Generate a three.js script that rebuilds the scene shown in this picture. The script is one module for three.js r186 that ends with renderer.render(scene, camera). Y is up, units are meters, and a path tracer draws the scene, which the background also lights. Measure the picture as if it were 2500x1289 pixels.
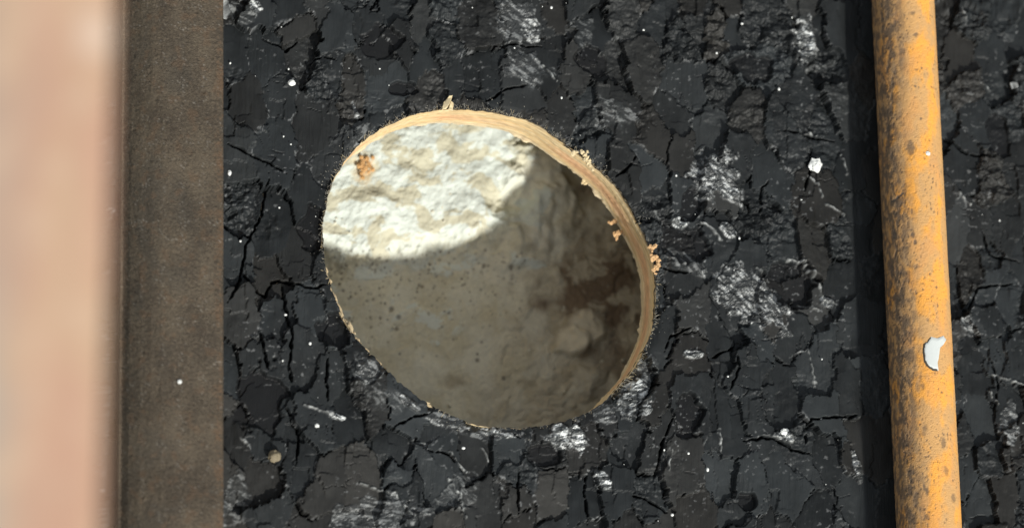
import * as THREE from 'three';
import { mergeGeometries } from 'three/addons/utils/BufferGeometryUtils.js';

// ---------------------------------------------------------------- camera, sky, sun, exposure
const K = 0.15e-3;                      // metres per unit: all small lengths below are written in units of 0.15 mm
const FOCAL = 6500, W = 2500, H = 1289;
const scene = new THREE.Scene();
const camera = new THREE.PerspectiveCamera(2 * Math.atan(H / 2 / FOCAL) * 180 / Math.PI, W / H, 0.01, 2000);
camera.up.set(0, 0, -1);
const LOOK = new THREE.Vector3(-0.25, 1, 0.25).normalize();
camera.position.copy(LOOK).multiplyScalar(FOCAL * K);
camera.lookAt(0, 0, 0);
camera.focus = FOCAL * K;
camera.userData.fStop = 6.6;
camera.updateMatrixWorld(true);

const SKYLIGHT = 0.46;
const SUN = new THREE.Vector3(0.46, 1, 1.12).normalize();
(() => { // thin high haze over a pale blue sky, computed as radiance by direction
  const w = 256, h = 128, d = new Float32Array(w * h * 4);
  for (let y = 0; y < h; y++) for (let x = 0; x < w; x++) {
    const el = ((y + 0.5) / h - 0.5) * Math.PI, az = ((x + 0.5) / w - 0.5) * 2 * Math.PI, up = Math.max(0, Math.sin(el));
    const dot = Math.cos(el) * Math.cos(az) * SUN.x + Math.sin(el) * SUN.y + Math.cos(el) * Math.sin(az) * SUN.z;
    const glow = 0.35 * Math.pow(Math.max(0, dot), 6), t = Math.pow(up, 0.5);
    const c = el > 0 ? [1.0 - 0.20 * t + glow, 1.0 - 0.12 * t + glow, 0.99 - 0.02 * t + glow * 0.9] : [0.42, 0.39, 0.33];
    d.set([c[0] * SKYLIGHT, c[1] * SKYLIGHT, c[2] * SKYLIGHT, 1], (y * w + x) * 4);
  }
  const t = new THREE.DataTexture(d, w, h, THREE.RGBAFormat, THREE.FloatType); t.mapping = THREE.EquirectangularReflectionMapping; t.magFilter = THREE.LinearFilter; t.needsUpdate = true;
  scene.background = t; scene.environment = t;
})();
const sun = new THREE.DirectionalLight(new THREE.Color(1, 0.975, 0.91), 3.85);
sun.position.copy(SUN).multiplyScalar(3); sun.target.position.set(0, 0, 0);
sun.shadow.radius = 4; sun.castShadow = true; sun.shadow.mapSize.set(4096, 4096);
Object.assign(sun.shadow.camera, { left: -1, right: 1, top: 1, bottom: -1, near: 0.1, far: 8 });
sun.name = 'sun';
scene.add(sun, sun.target);

const renderer = new THREE.WebGLRenderer({ antialias: true });
renderer.toneMapping = THREE.LinearToneMapping;
renderer.toneMappingExposure = 1.15;
renderer.shadowMap.enabled = true;

// ---------------------------------------------------------------- helpers
let seed = 12345;
const rnd = () => { seed = (seed + 0x6d2b79f5) | 0; let t = Math.imul(seed ^ (seed >>> 15), 1 | seed); t = (t + Math.imul(t ^ (t >>> 7), 61 | t)) ^ t; return ((t ^ (t >>> 14)) >>> 0) / 4294967296; };
const rr = (a, b) => a + (b - a) * rnd();
const hash = (x, y, s = 0) => { let h = Math.imul(x | 0, 374761393) ^ Math.imul(y | 0, 668265263) ^ Math.imul(s | 0, 1442695041); h = Math.imul(h ^ (h >>> 13), 1274126177); h ^= h >>> 16; h = Math.imul(h, 2246822519); return ((h ^ (h >>> 15)) >>> 0) / 4294967296; };
function grad(ix, iy, s, dx, dy) { const a = hash(ix, iy, s) * 6.2831853; return Math.cos(a) * dx + Math.sin(a) * dy; }
function noise(x, y, s = 0) {           // gradient noise, about -0.7 .. 0.7
  const ix = Math.floor(x), iy = Math.floor(y), fx = x - ix, fy = y - iy;
  const a = fx * fx * fx * (fx * (fx * 6 - 15) + 10), b = fy * fy * fy * (fy * (fy * 6 - 15) + 10);
  const n0 = grad(ix, iy, s, fx, fy), n1 = grad(ix + 1, iy, s, fx - 1, fy), n2 = grad(ix, iy + 1, s, fx, fy - 1), n3 = grad(ix + 1, iy + 1, s, fx - 1, fy - 1);
  return n0 + (n1 - n0) * a + (n2 - n0) * b + (n0 - n1 - n2 + n3) * a * b;
}
function fbm(x, y, s = 0, n = 4, gain = 0.5) { let r = 0, a = 1; for (let i = 0; i < n; i++) { r += a * noise(x, y, s + i * 17); a *= gain; x *= 2.03; y *= 2.03; } return r; }
const clamp = (x, a = 0, b = 1) => x < a ? a : x > b ? b : x;
const sstep = (a, b, x) => { const t = clamp((x - a) / (b - a)); return t * t * (3 - 2 * t); };
const lerp = (a, b, t) => a + (b - a) * t;
const mixc = (a, b, t) => [lerp(a[0], b[0], t), lerp(a[1], b[1], t), lerp(a[2], b[2], t)];
const used = {};
function numbered(n) { const c = used[n] = (used[n] ?? -1) + 1; return c ? n + '_' + String(c).padStart(3, '0') : n; }
function tag(o, label, category, group, kind) { if (label) o.userData.label = label; if (category) o.userData.category = category; if (group) o.userData.group = group; if (kind) o.userData.kind = kind; return o; }
function thing(name, at = [0, 0, 0]) { const g = new THREE.Group(); g.name = numbered(name); g.position.set(...at); scene.add(g); return g; }
function mesh(name, geo, mat, parent = scene) {
  const m = new THREE.Mesh(geo, mat); m.name = parent === scene ? numbered(name) : name; m.castShadow = m.receiveShadow = true; parent.add(m); return m;
}
// where the line of sight through a picture point meets the level h (all in units); how the measured places of the photo become places in the scene
const camPos = camera.position.clone().divideScalar(K);
const cx = new THREE.Vector3(), cy = new THREE.Vector3(), cz = new THREE.Vector3(); camera.matrixWorld.extractBasis(cx, cy, cz);
function ray(px, py) { return new THREE.Vector3().addScaledVector(cx, px - W / 2).addScaledVector(cy, H / 2 - py).addScaledVector(cz, -FOCAL); }
function at(px, py, h = 0) { const d = ray(px, py), t = (h - camPos.y) / d.y; return [camPos.x + d.x * t, camPos.z + d.z * t]; }
const atV = (px, py, h = 0) => { const [u, v] = at(px, py, h); return new THREE.Vector3(u * K, h * K, v * K); };

function bumpTexture(n, f) {
  const d = new Uint8Array(n * n * 4);
  for (let y = 0; y < n; y++) for (let x = 0; x < n; x++) { const c = clamp(f(x / n, y / n)) * 255, i = (y * n + x) * 4; d[i] = d[i + 1] = d[i + 2] = c; d[i + 3] = 255; }
  const t = new THREE.DataTexture(d, n, n); t.magFilter = THREE.LinearFilter; t.minFilter = THREE.LinearFilter; t.wrapS = t.wrapT = THREE.RepeatWrapping; t.needsUpdate = true; return t;
}
const grainTex = bumpTexture(512, (x, y) => {   // fibre grain running along v, plus grit
  const p = (f, g, s) => { // tileable by blending
    const a = noise(x * f, y * g, s), b = noise((x - 1) * f, y * g, s), c = noise(x * f, (y - 1) * g, s), d = noise((x - 1) * f, (y - 1) * g, s);
    return lerp(lerp(a, b, x), lerp(c, d, x), y);
  };
  return 0.5 + 0.35 * p(90, 9, 3) + 0.25 * p(120, 120, 5) + 0.2 * p(40, 30, 7);
});
const gritTex = bumpTexture(512, (x, y) => {
  const p = (f, s) => { const a = noise(x * f, y * f, s), b = noise((x - 1) * f, y * f, s), c = noise(x * f, (y - 1) * f, s), d = noise((x - 1) * f, (y - 1) * f, s); return lerp(lerp(a, b, x), lerp(c, d, x), y); };
  return 0.5 + 0.5 * p(60, 3) + 0.35 * p(140, 5) + 0.3 * p(22, 7);
});

const M = {};
M.char = new THREE.MeshPhysicalMaterial({ name: 'char', vertexColors: true, roughness: 0.52, specularIntensity: 0.4, bumpMap: grainTex, bumpScale: 1.6 * K });
M.silver = new THREE.MeshStandardMaterial({ name: 'flaked_char', vertexColors: true, roughness: 0.45, metalness: 0.2, bumpMap: grainTex, bumpScale: 3 * K });
M.rawWood = new THREE.MeshStandardMaterial({ name: 'raw_wood', vertexColors: true, roughness: 0.85 });
M.pale = new THREE.MeshStandardMaterial({ name: 'pale_crust', vertexColors: true, roughness: 0.95 });
M.coreWood = new THREE.MeshStandardMaterial({ name: 'board_wood', color: new THREE.Color().setRGB(0.62, 0.49, 0.34), roughness: 0.9 });
M.ash = new THREE.MeshStandardMaterial({ name: 'white_ash', color: new THREE.Color().setRGB(0.78, 0.79, 0.76), roughness: 0.8 });
M.shard = new THREE.MeshStandardMaterial({ name: 'grey_shard', color: new THREE.Color().setRGB(0.22, 0.23, 0.23), roughness: 0.5, bumpMap: gritTex, bumpScale: 4 * K });
M.paleShard = new THREE.MeshStandardMaterial({ name: 'pale_shard', vertexColors: true, roughness: 0.6, bumpMap: gritTex, bumpScale: 4 * K });
M.cream = new THREE.MeshStandardMaterial({ name: 'cream_wood', color: new THREE.Color().setRGB(0.66, 0.54, 0.33), roughness: 0.85 });
M.tan = new THREE.MeshStandardMaterial({ name: 'tan_crumb', color: new THREE.Color().setRGB(0.60, 0.38, 0.19), roughness: 0.9 });
M.fibre = new THREE.MeshStandardMaterial({ name: 'grey_fibre', color: new THREE.Color().setRGB(0.33, 0.31, 0.26), roughness: 0.9 });

// ---------------------------------------------------------------- the hole: measured outline -> closed curve on the board
const RIM = [[1103, 265], [1150, 267], [1200, 273], [1270, 287], [1319, 308], [1375, 346], [1430, 385], [1472, 420], [1507, 460], [1539, 508], [1566, 560], [1588, 609], [1599, 650], [1602, 690], [1601, 745], [1595, 794], [1579, 840], [1552, 895], [1528, 924], [1499, 955], [1468, 985], [1430, 1008], [1390, 1024], [1328, 1038], [1255, 1042], [1200, 1040], [1162, 1034], [1115, 1018], [1071, 996], [1013, 965], [972, 932], [925, 884], [885, 843], [852, 794], [827, 748], [808, 702], [796, 660], [791, 612], [790, 565], [795, 514], [809, 458], [841, 396], [879, 351], [945, 305], [1001, 282], [1050, 270]];
const rimCurve = new THREE.CatmullRomCurve3(RIM.map(([x, y]) => { const [u, v] = at(x, y, 0); return new THREE.Vector3(u, 0, v); }), true, 'centripetal');
const NRIM = 720;
const rim = rimCurve.getSpacedPoints(NRIM).slice(0, NRIM).map((p) => [p.x, p.z]);
const HC = [rim.reduce((a, p) => a + p[0], 0) / NRIM, rim.reduce((a, p) => a + p[1], 0) / NRIM];
const rimN = rim.map((p, i) => { const a = rim[(i + NRIM - 1) % NRIM], b = rim[(i + 1) % NRIM]; let nx = b[1] - a[1], ny = -(b[0] - a[0]); const l = Math.hypot(nx, ny); nx /= l; ny /= l; if (nx * (p[0] - HC[0]) + ny * (p[1] - HC[1]) < 0) { nx = -nx; ny = -ny; } return [nx, ny]; });
// ragged edge of the char layer
const rimJ = rim.map((p, i) => { const a = i / NRIM; const low = sstep(0.0, 0.35, Math.max(0, (p[1] - HC[1]) / 400 - (p[0] - HC[0]) / 900)); return 4.4 * noise(a * 60, 3, 21) + (4.5 + 6 * low) * Math.max(0, noise(a * 140, 9, 22)) + 2 * noise(a * 260, 1, 23); });
const edge = rim.map((p, i) => [p[0] + rimN[i][0] * rimJ[i], p[1] + rimN[i][1] * rimJ[i]]);
// radius by angle, for a quick inside test
const RA = 2048, radial = new Float32Array(RA);
(() => {
  const ang = edge.map((p) => Math.atan2(p[1] - HC[1], p[0] - HC[0])), rad = edge.map((p) => Math.hypot(p[0] - HC[0], p[1] - HC[1]));
  const list = ang.map((a, i) => [a, rad[i]]).sort((a, b) => a[0] - b[0]);
  list.unshift([list[list.length - 1][0] - 2 * Math.PI, list[list.length - 1][1]]); list.push([list[1][0] + 2 * Math.PI, list[1][1]]);
  let j = 0;
  for (let i = 0; i < RA; i++) { const a = -Math.PI + 2 * Math.PI * i / RA; while (list[j + 1][0] < a) j++; radial[i] = lerp(list[j][1], list[j + 1][1], (a - list[j][0]) / Math.max(1e-9, list[j + 1][0] - list[j][0])); }
})();
function holeR(u, v) { const f = (Math.atan2(v - HC[1], u - HC[0]) + Math.PI) / (2 * Math.PI) * RA, i = Math.floor(f); return lerp(radial[i % RA], radial[(i + 1) % RA], f - i); }

// ---------------------------------------------------------------- ground: pale crusted surface under the board
const T = 135, DEPTH = 500;             // board thickness, drop from the board's face to the ground
(() => {
  const [gu, gv] = at(1198, 650, -DEPTH);
  const axis = (c, r) => { const a = []; for (let x = -r; x <= r + 1e-6; x += 2.6) a.push(c + x); let s = 4, x = r; const o = []; while (x < 700000) { x += s; s *= 1.18; o.push(x); } return [...o.map((x) => c - x).reverse(), ...a, ...o.map((x) => c + x)]; };
  const X = axis(gu, 470), Y = axis(gv, 450), nx = X.length, ny = Y.length;
  const pos = new Float32Array(nx * ny * 3), col = new Float32Array(nx * ny * 3), uv = new Float32Array(nx * ny * 2);
  const [lu, lv] = at(1000, 470, -DEPTH);
  // soft lumps: [x, y, radius, height] as measured, plus mounds added to catch half light
  const lumps = [[1430, 803, 52, 24], [1392, 835, 42, 16], [1310, 425, 100, 34], [1285, 560, 64, 26], [1225, 610, 60, 16], [1140, 540, 60, 14], [1180, 340, 60, 16], [1350, 520, 80, 22], [1480, 470, 45, 18], [1010, 350, 60, 10], [900, 530, 70, 10], [1290, 600, 60, 12], [1440, 940, 40, 10], [1330, 400, 60, 16]].map(([x, y, r, h]) => { const [a, b] = at(x, y, -DEPTH); return [a, b, r, h]; });
  const P = (x, y) => at(x, y, -DEPTH);
  const darks = [[1465, 720, 190, 175, 1], [1420, 620, 60, 90, 0.6], [1450, 430, 52, 60, 0.9], [1500, 880, 90, 110, 0.7], [1320, 730, 50, 40, 0.6], [1110, 930, 40, 25, 0.4], [1540, 640, 90, 110, 0.8]].map(([x, y, a, b, w]) => { const [p, q] = P(x, y); return [p, q, a, b, w]; });  // brown patches, deepened with shade painted into the colour
  const [su0, sv0] = at(888, 412, -DEPTH + 55);
  // the raised chalk crust: shaped and whitened to the edge of the sunlit patch
  const SH = [[700, 590], [795, 604], [850, 616], [930, 618], [1000, 606], [1060, 582], [1110, 588], [1150, 578], [1190, 552], [1218, 546], [1200, 516], [1192, 492], [1218, 462], [1242, 430], [1230, 402], [1252, 372], [1242, 340], [1272, 310], [1290, 220], [1000, 180], [700, 300]].map(([x, y]) => P(x, y));
  const shelfD = (u, v) => { let d = 1e9, ins = false; for (let i = 0, j = SH.length - 1; i < SH.length; j = i++) { const [x0, y0] = SH[j], [x1, y1] = SH[i], dx = x1 - x0, dy = y1 - y0, t = clamp(((u - x0) * dx + (v - y0) * dy) / (dx * dx + dy * dy)); d = Math.min(d, Math.hypot(u - x0 - t * dx, v - y0 - t * dy)); if ((y0 > v) !== (y1 > v) && u < x0 + (v - y0) / (y1 - y0) * dx) ins = !ins; } return ins ? d : -d; };
  const pales = [[1310, 470, 105, 130, 0.95], [1215, 640, 110, 60, 0.55], [1330, 590, 50, 50, 0.5], [1440, 520, 40, 30, 0.5], [1000, 640, 190, 40, 0.4]].map(([x, y, a, b, w]) => { const [p, q] = P(x, y); return [p, q, a, b, w]; });  // bounced light and penumbra painted in as paler ground colour
  const specks = [];
  for (let i = 0; i < 330; i++) { const px = 800 + Math.pow(rnd(), 1.3) * 480, py = 615 + Math.abs(rnd() + rnd() - 0.75) * 230; const [p, q] = P(px, py); specks.push([p, q, rr(2.0, 4.8), rr(0.25, 0.75)]); }
  for (const [x, y, r] of [[955, 755, 8], [972, 775, 8], [968, 803, 7], [1030, 700, 6], [1165, 880, 7], [1095, 765, 5], [1228, 925, 7], [1245, 655, 8], [1165, 865, 5], [1180, 650, 7]]) { const [p, q] = P(x, y); specks.push([p, q, r, 0.7]); }
  for (let j = 0, n = 0; j < ny; j++) for (let i = 0; i < nx; i++, n++) {
    const u = X[i], v = Y[j], near = 1 - sstep(600, 3000, Math.hypot(u - gu, v - gv));
    const wu = u + 26 * fbm(u / 90, v / 90, 5, 3), wv = v + 26 * fbm(u / 90, v / 90, 9, 3);
    const lit = sstep(620, 180, Math.hypot((u - lu) * 0.95, (v - lv)));    // the white crust colour is kept to this sunlit part
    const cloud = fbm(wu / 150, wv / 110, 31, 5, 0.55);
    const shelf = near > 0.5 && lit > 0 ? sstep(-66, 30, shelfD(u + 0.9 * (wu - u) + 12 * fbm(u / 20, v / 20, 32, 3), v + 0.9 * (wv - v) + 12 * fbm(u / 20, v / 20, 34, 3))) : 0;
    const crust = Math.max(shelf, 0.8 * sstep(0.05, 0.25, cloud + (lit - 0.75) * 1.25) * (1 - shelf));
    let h = 10 * fbm(wu / 190, wv / 190, 41, 4) + crust * (4 + 4 * fbm(wu / 70, wv / 70, 43, 3));
    h += 2.2 * (0.5 - Math.abs(fbm(wu / 110, wv / 110, 45, 4))) + 0.9 * fbm(u / 16, v / 16, 47, 3);
    h += 44 * shelf * (1 + 0.12 * fbm(u / 60, v / 60, 36, 3));
    for (const [a, b, r, hh] of lumps) { const q = Math.hypot(wu - a, wv - b) / r; if (q < 1.4) h += hh * sstep(1.25, 0.55, q + 0.15 * noise(u / 30, v / 30, 61)); }
    const brownShade = sstep(-60, 330, (u - gu) + 0.35 * (v - gv) + 90 * fbm(u / 120, v / 120, 63, 4)), puff = Math.abs(noise(wu / 62, wv / 62, 65)) * 1.0 + 0.5 * Math.abs(noise(wu / 30, wv / 30, 66)) + 0.25 * Math.abs(noise(wu / 14, wv / 14, 67));
    h += near * (4 + 11 * brownShade) * puff + crust * 1.5 * fbm(u / 8, v / 8, 69, 3) + 0.9 * noise(u / 5.2, v / 5.2, 68);
    // colours: chalk white crust over greenish beige, brown mottling and shade painted in towards one side
    let c = mixc([0.60, 0.56, 0.41], [0.71, 0.685, 0.54], sstep(-0.3, 0.35, fbm(wu / 130, wv / 130, 51, 4)));
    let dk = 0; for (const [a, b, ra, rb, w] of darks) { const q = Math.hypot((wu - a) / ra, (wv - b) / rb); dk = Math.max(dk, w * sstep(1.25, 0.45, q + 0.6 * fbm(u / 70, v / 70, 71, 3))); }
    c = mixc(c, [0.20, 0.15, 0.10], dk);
    c = mixc(c, [0.40, 0.335, 0.235], 0.6 * brownShade * (1 - dk)); c = mixc(c, [0.70, 0.66, 0.51], 0.6 * brownShade * sstep(0.05, 0.3, fbm(wu / 85, wv / 75, 74, 5, 0.55)));
    for (const [a, b, ra, rb, w] of pales) { const q = Math.hypot((wu - a) / ra, (wv - b) / rb) + 0.7 * fbm(u / 55, v / 55, 75, 4); c = mixc(c, [0.86, 0.83, 0.68], w * (1 - 0.75 * crust) * sstep(1.1, 0.4, q)); }
    c = c.map((x) => x * (1 + 0.14 * noise(u / 5.6, v / 5.6, 70) + 0.12 * noise(u / 12, v / 12, 72)));
    for (const [a, b, r, hh] of lumps.slice(0, 2)) { const q = Math.hypot(u - a + 0.4 * (wu - u), v - b + 0.4 * (wv - v)) / r; c = mixc(c, [0.74, 0.68, 0.52], 0.9 * sstep(1.1, 0.7, q)); }
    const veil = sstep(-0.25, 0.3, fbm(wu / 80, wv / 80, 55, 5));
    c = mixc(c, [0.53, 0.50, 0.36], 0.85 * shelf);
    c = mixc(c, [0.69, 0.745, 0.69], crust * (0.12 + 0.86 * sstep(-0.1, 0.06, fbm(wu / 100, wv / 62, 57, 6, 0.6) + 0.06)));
    c = mixc(c, [0.70, 0.70, 0.60], (1 - crust) * veil * 0.35 * (1 - dk));
    { const dx = u - su0, dy = v - sv0, q = Math.hypot(dx / 24, dy / 36) + 0.9 * fbm(u / 16, v / 16, 73, 4); c = mixc(c, [0.64, 0.36, 0.15], 0.8 * sstep(1.0, 0.35, q)); c = mixc(c, [0.72, 0.62, 0.40], 0.5 * sstep(1.7, 0.9, q)); }
    for (const [a, b, r, w] of specks) { const dx = u - a, dy = v - b; if (dx > -9 && dx < 9 && dy > -9 && dy < 9) { const q = Math.hypot(dx, dy) / r; if (q < 1.3) { c = mixc(c, [0.12, 0.10, 0.075], w * sstep(1.2, 0.4, q)); h -= 1.2 * sstep(1.2, 0.3, q); } } }
    const far = 1 - near;
    c = mixc(c, [0.52, 0.48, 0.38], far * 0.8); h = lerp(0, h, 1 - far * 0.5);
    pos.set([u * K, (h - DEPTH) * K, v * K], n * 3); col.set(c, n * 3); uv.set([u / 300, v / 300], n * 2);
  }
  const idx = []; for (let j = 0; j < ny - 1; j++) for (let i = 0; i < nx - 1; i++) { const a = j * nx + i; idx.push(a, a + nx, a + 1, a + 1, a + nx, a + nx + 1); }
  const g = new THREE.BufferGeometry(); g.setAttribute('position', new THREE.BufferAttribute(pos, 3)); g.setAttribute('color', new THREE.BufferAttribute(col, 3)); g.setAttribute('uv', new THREE.BufferAttribute(uv, 2)); g.setIndex(idx); g.computeVertexNormals();
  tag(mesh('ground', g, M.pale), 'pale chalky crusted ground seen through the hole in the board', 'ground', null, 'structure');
})();

// ---------------------------------------------------------------- the charred board
const board = tag(thing('charred_board', [0, -T * K, 0]), 'black charred wooden board with a round hole cut through it', 'board');
const BY = T;                            // child coordinates start at the board's underside
// the blocks into which the char has cracked: sites of a blocky, warped cell pattern
const U0 = -1080, U1 = 1660, V0 = -1150, V1 = 1150;
const sites = [];
for (let j = -11; j <= 11; j++) for (let i = -14; i <= 21; i++) {
  const u = (i + 0.5 * (hash(i, j, 1) - 0.5) * 1.5 + (j & 1) * 0.35) * 86, v = (j + (hash(i, j, 2) - 0.5) * 0.75 + (hash(i, 0, 3) - 0.5)) * 136;
  if (hash(i, j, 4) < 0.2) { sites.push([u, v - 34], [u + 10, v + 36]); } else sites.push([u, v]);
}
const CELL = 160, bins = new Map();
sites.forEach((s, n) => { const key = Math.floor(s[0] / CELL) * 1000 + Math.floor(s[1] / CELL); if (!bins.has(key)) bins.set(key, []); bins.get(key).push(n); });
const siteP = sites.map((s, n) => ({ lift: (hash(n, 7, 1) - 0.5) * 26 + (hash(n, 7, 8) < 0.12 ? -13 : 0), tu: (hash(n, 7, 2) - 0.5) * 0.26, tv: (hash(n, 7, 3) - 0.5) * 0.26, tone: hash(n, 7, 4), warm: hash(n, 7, 5), rough: hash(n, 7, 6) }));
function cells(u, v) {                   // nearest site, second nearest and how far the border between them is
  const jv = v + 6 * noise(u / 30, v / 30, 85), ju = u + 5 * noise(u / 30, v / 30, 95);   // borders break in short straight steps along and across the grain
  const wu = u + 12 * fbm(u / 80, v / 130, 81, 2) + 15 * (hash(Math.floor(jv / 31), 0, 86) - 0.5) + 7 * (hash(Math.floor(jv / 11), 0, 87) - 0.5) + 2.5 * noise(u / 9, v / 9, 84);
  const wv = v + 14 * fbm(u / 75, v / 75, 91, 2) + 20 * (hash(Math.floor(ju / 24), 0, 96) - 0.5) + 9 * (hash(Math.floor(ju / 9), 0, 97) - 0.5) + 3 * noise(u / 9, v / 9, 94);
  let d1 = 1e9, d2 = 1e9, a = 0, b = 0; const bi = Math.floor(wu / CELL), bj = Math.floor(wv / CELL);
  for (let j = bj - 1; j <= bj + 1; j++) for (let i = bi - 1; i <= bi + 1; i++) for (const n of bins.get(i * 1000 + j) ?? []) {
    const dx = Math.abs(wu - sites[n][0]), dy = Math.abs(wv - sites[n][1]) * 0.64, d = Math.sqrt(Math.sqrt(dx * dx * dx * dx + dy * dy * dy * dy));
    if (d < d1) { d2 = d1; b = a; d1 = d; a = n; } else if (d < d2) { d2 = d; b = n; }
  }
  return [a, b, d2 - d1];
}
// long cracks, hollows and silvery flaked spots as measured in the photo
const CRACKS = [
  [[545, 350], [600, 378], [650, 398], [705, 428]], [[585, 662], [628, 712], [650, 722], [664, 684], [684, 682], [760, 702], [800, 694]], [[688, 682], [698, 760], [712, 820], [704, 900], [715, 940]], [[630, 800], [645, 860], [655, 905]],
  [[656, 420], [640, 520], [600, 600], [585, 680], [550, 750]], [[1962, 1092], [1968, 1048], [1980, 1026], [2030, 1020], [2115, 1014]], [[1612, 652], [1650, 660], [1690, 666]], [[1812, 1078], [1860, 1070], [1895, 1076], [1930, 1098], [1990, 1116]],
  [[950, 1048], [1000, 1022], [1062, 1004]], [[1040, 1098], [1096, 1108], [1124, 1138]], [[2365, 770], [2392, 700], [2430, 696], [2500, 690]], [[1536, 1208], [1580, 1216], [1645, 1256]], [[1270, 1135], [1264, 1200], [1268, 1260]], [[757, 152], [790, 138], [822, 148]],
  [[1180, 250], [1240, 215], [1300, 205]], [[1490, 440], [1530, 415], [1560, 372]], [[1860, 530], [1862, 460], [1880, 440]], [[1985, 350], [1978, 420], [1962, 480]], [[1900, 320], [1960, 330], [2060, 345]], [[1690, 800], [1640, 820], [1622, 860]],
  [[1800, 470], [1830, 500], [1835, 520]], [[1720, 880], [1790, 850], [1805, 900], [1780, 960]], [[2420, 870], [2440, 940], [2430, 1010]], [[2300, 330], [2360, 380], [2430, 390]], [[1190, 120], [1250, 105], [1330, 110]], [[640, 90], [700, 120], [735, 90]],
  [[1650, 1000], [1620, 1080], [1600, 1180]], [[1440, 1140], [1430, 1200], [1440, 1280]], [[800, 860], [796, 920], [800, 990]], [[2400, 560], [2420, 620], [2500, 640]], [[720, 1140], [730, 1060], [690, 980]],
].map((l) => l.map(([x, y]) => at(x, y, 0)));
const SEG = []; CRACKS.forEach((l, c) => { for (let i = 0; i < l.length - 1; i++) SEG.push([l[i][0], l[i][1], l[i + 1][0], l[i + 1][1], c, (i === 0 ? 1 : 0), (i === l.length - 2 ? 1 : 0)]); });
const RIDGES = [[[1850, 652], [1868, 668], [1886, 682]], [[1928, 630], [1960, 638], [1985, 664], [2002, 694], [2012, 735]], [[2002, 738], [2020, 728], [2042, 736]], [[1960, 742], [1985, 746], [2000, 752]], [[1668, 868], [1690, 876], [1722, 862]], [[1862, 1066], [1895, 1066], [1930, 1082]], [[1095, 1166], [1122, 1205], [1136, 1262]], [[740, 990], [792, 1004], [832, 1022]], [[1972, 428], [1996, 450], [2008, 482]], [[2058, 378], [2066, 400], [2070, 425]], [[1310, 140], [1340, 170], [1358, 196]], [[1100, 1104], [1120, 1132], [1138, 1150]], [[1755, 1050], [1760, 1100]], [[2418, 955], [2438, 985]], [[1000, 1078], [1040, 1084]], [[588, 1066], [604, 1084]], [[2346, 25], [2360, 60]], [[2398, 190], [2424, 216]], [[1600, 515], [1622, 538]], [[1715, 540], [1745, 560], [1765, 585]], [[2016, 500], [2060, 525]], [[1950, 322], [2000, 328]], [[1640, 1100], [1632, 1150]], [[1930, 870], [1975, 850], [1995, 940]], [[2340, 470], [2370, 500]], [[1180, 1090], [1200, 1130]], [[880, 1180], [960, 1205], [1010, 1260]], [[1395, 585], [1400, 586]], [[2425, 915], [2500, 940]]].map((l) => l.map(([x, y]) => at(x, y, 0)));
const RSEG = []; RIDGES.forEach((l) => { for (let i = 0; i < l.length - 1; i++) RSEG.push([...l[i], ...l[i + 1]]); });
const HOLLOWS = [[1672, 590, 75, 55, 22, 0.4], [1935, 690, 72, 62, 30, 0.2], [815, 805, 46, 42, 20, 0], [635, 975, 62, 85, 12, 0.15], [770, 560, 40, 60, 20, 0], [1840, 165, 60, 40, 12, 0], [1445, 150, 50, 40, 10, 0.4], [930, 100, 60, 45, 10, -0.3], [1680, 1020, 40, 60, 12, 0], [1830, 1225, 26, 22, 14, 0], [985, 215, 36, 20, 12, 0], [1690, 500, 30, 46, 18, 0.3], [2440, 330, 40, 60, 12, 0], [1330, 1110, 50, 26, 14, 0]]
  .map(([x, y, a, b, d, r]) => [...at(x, y, 0), a, b, d, r]);
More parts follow.
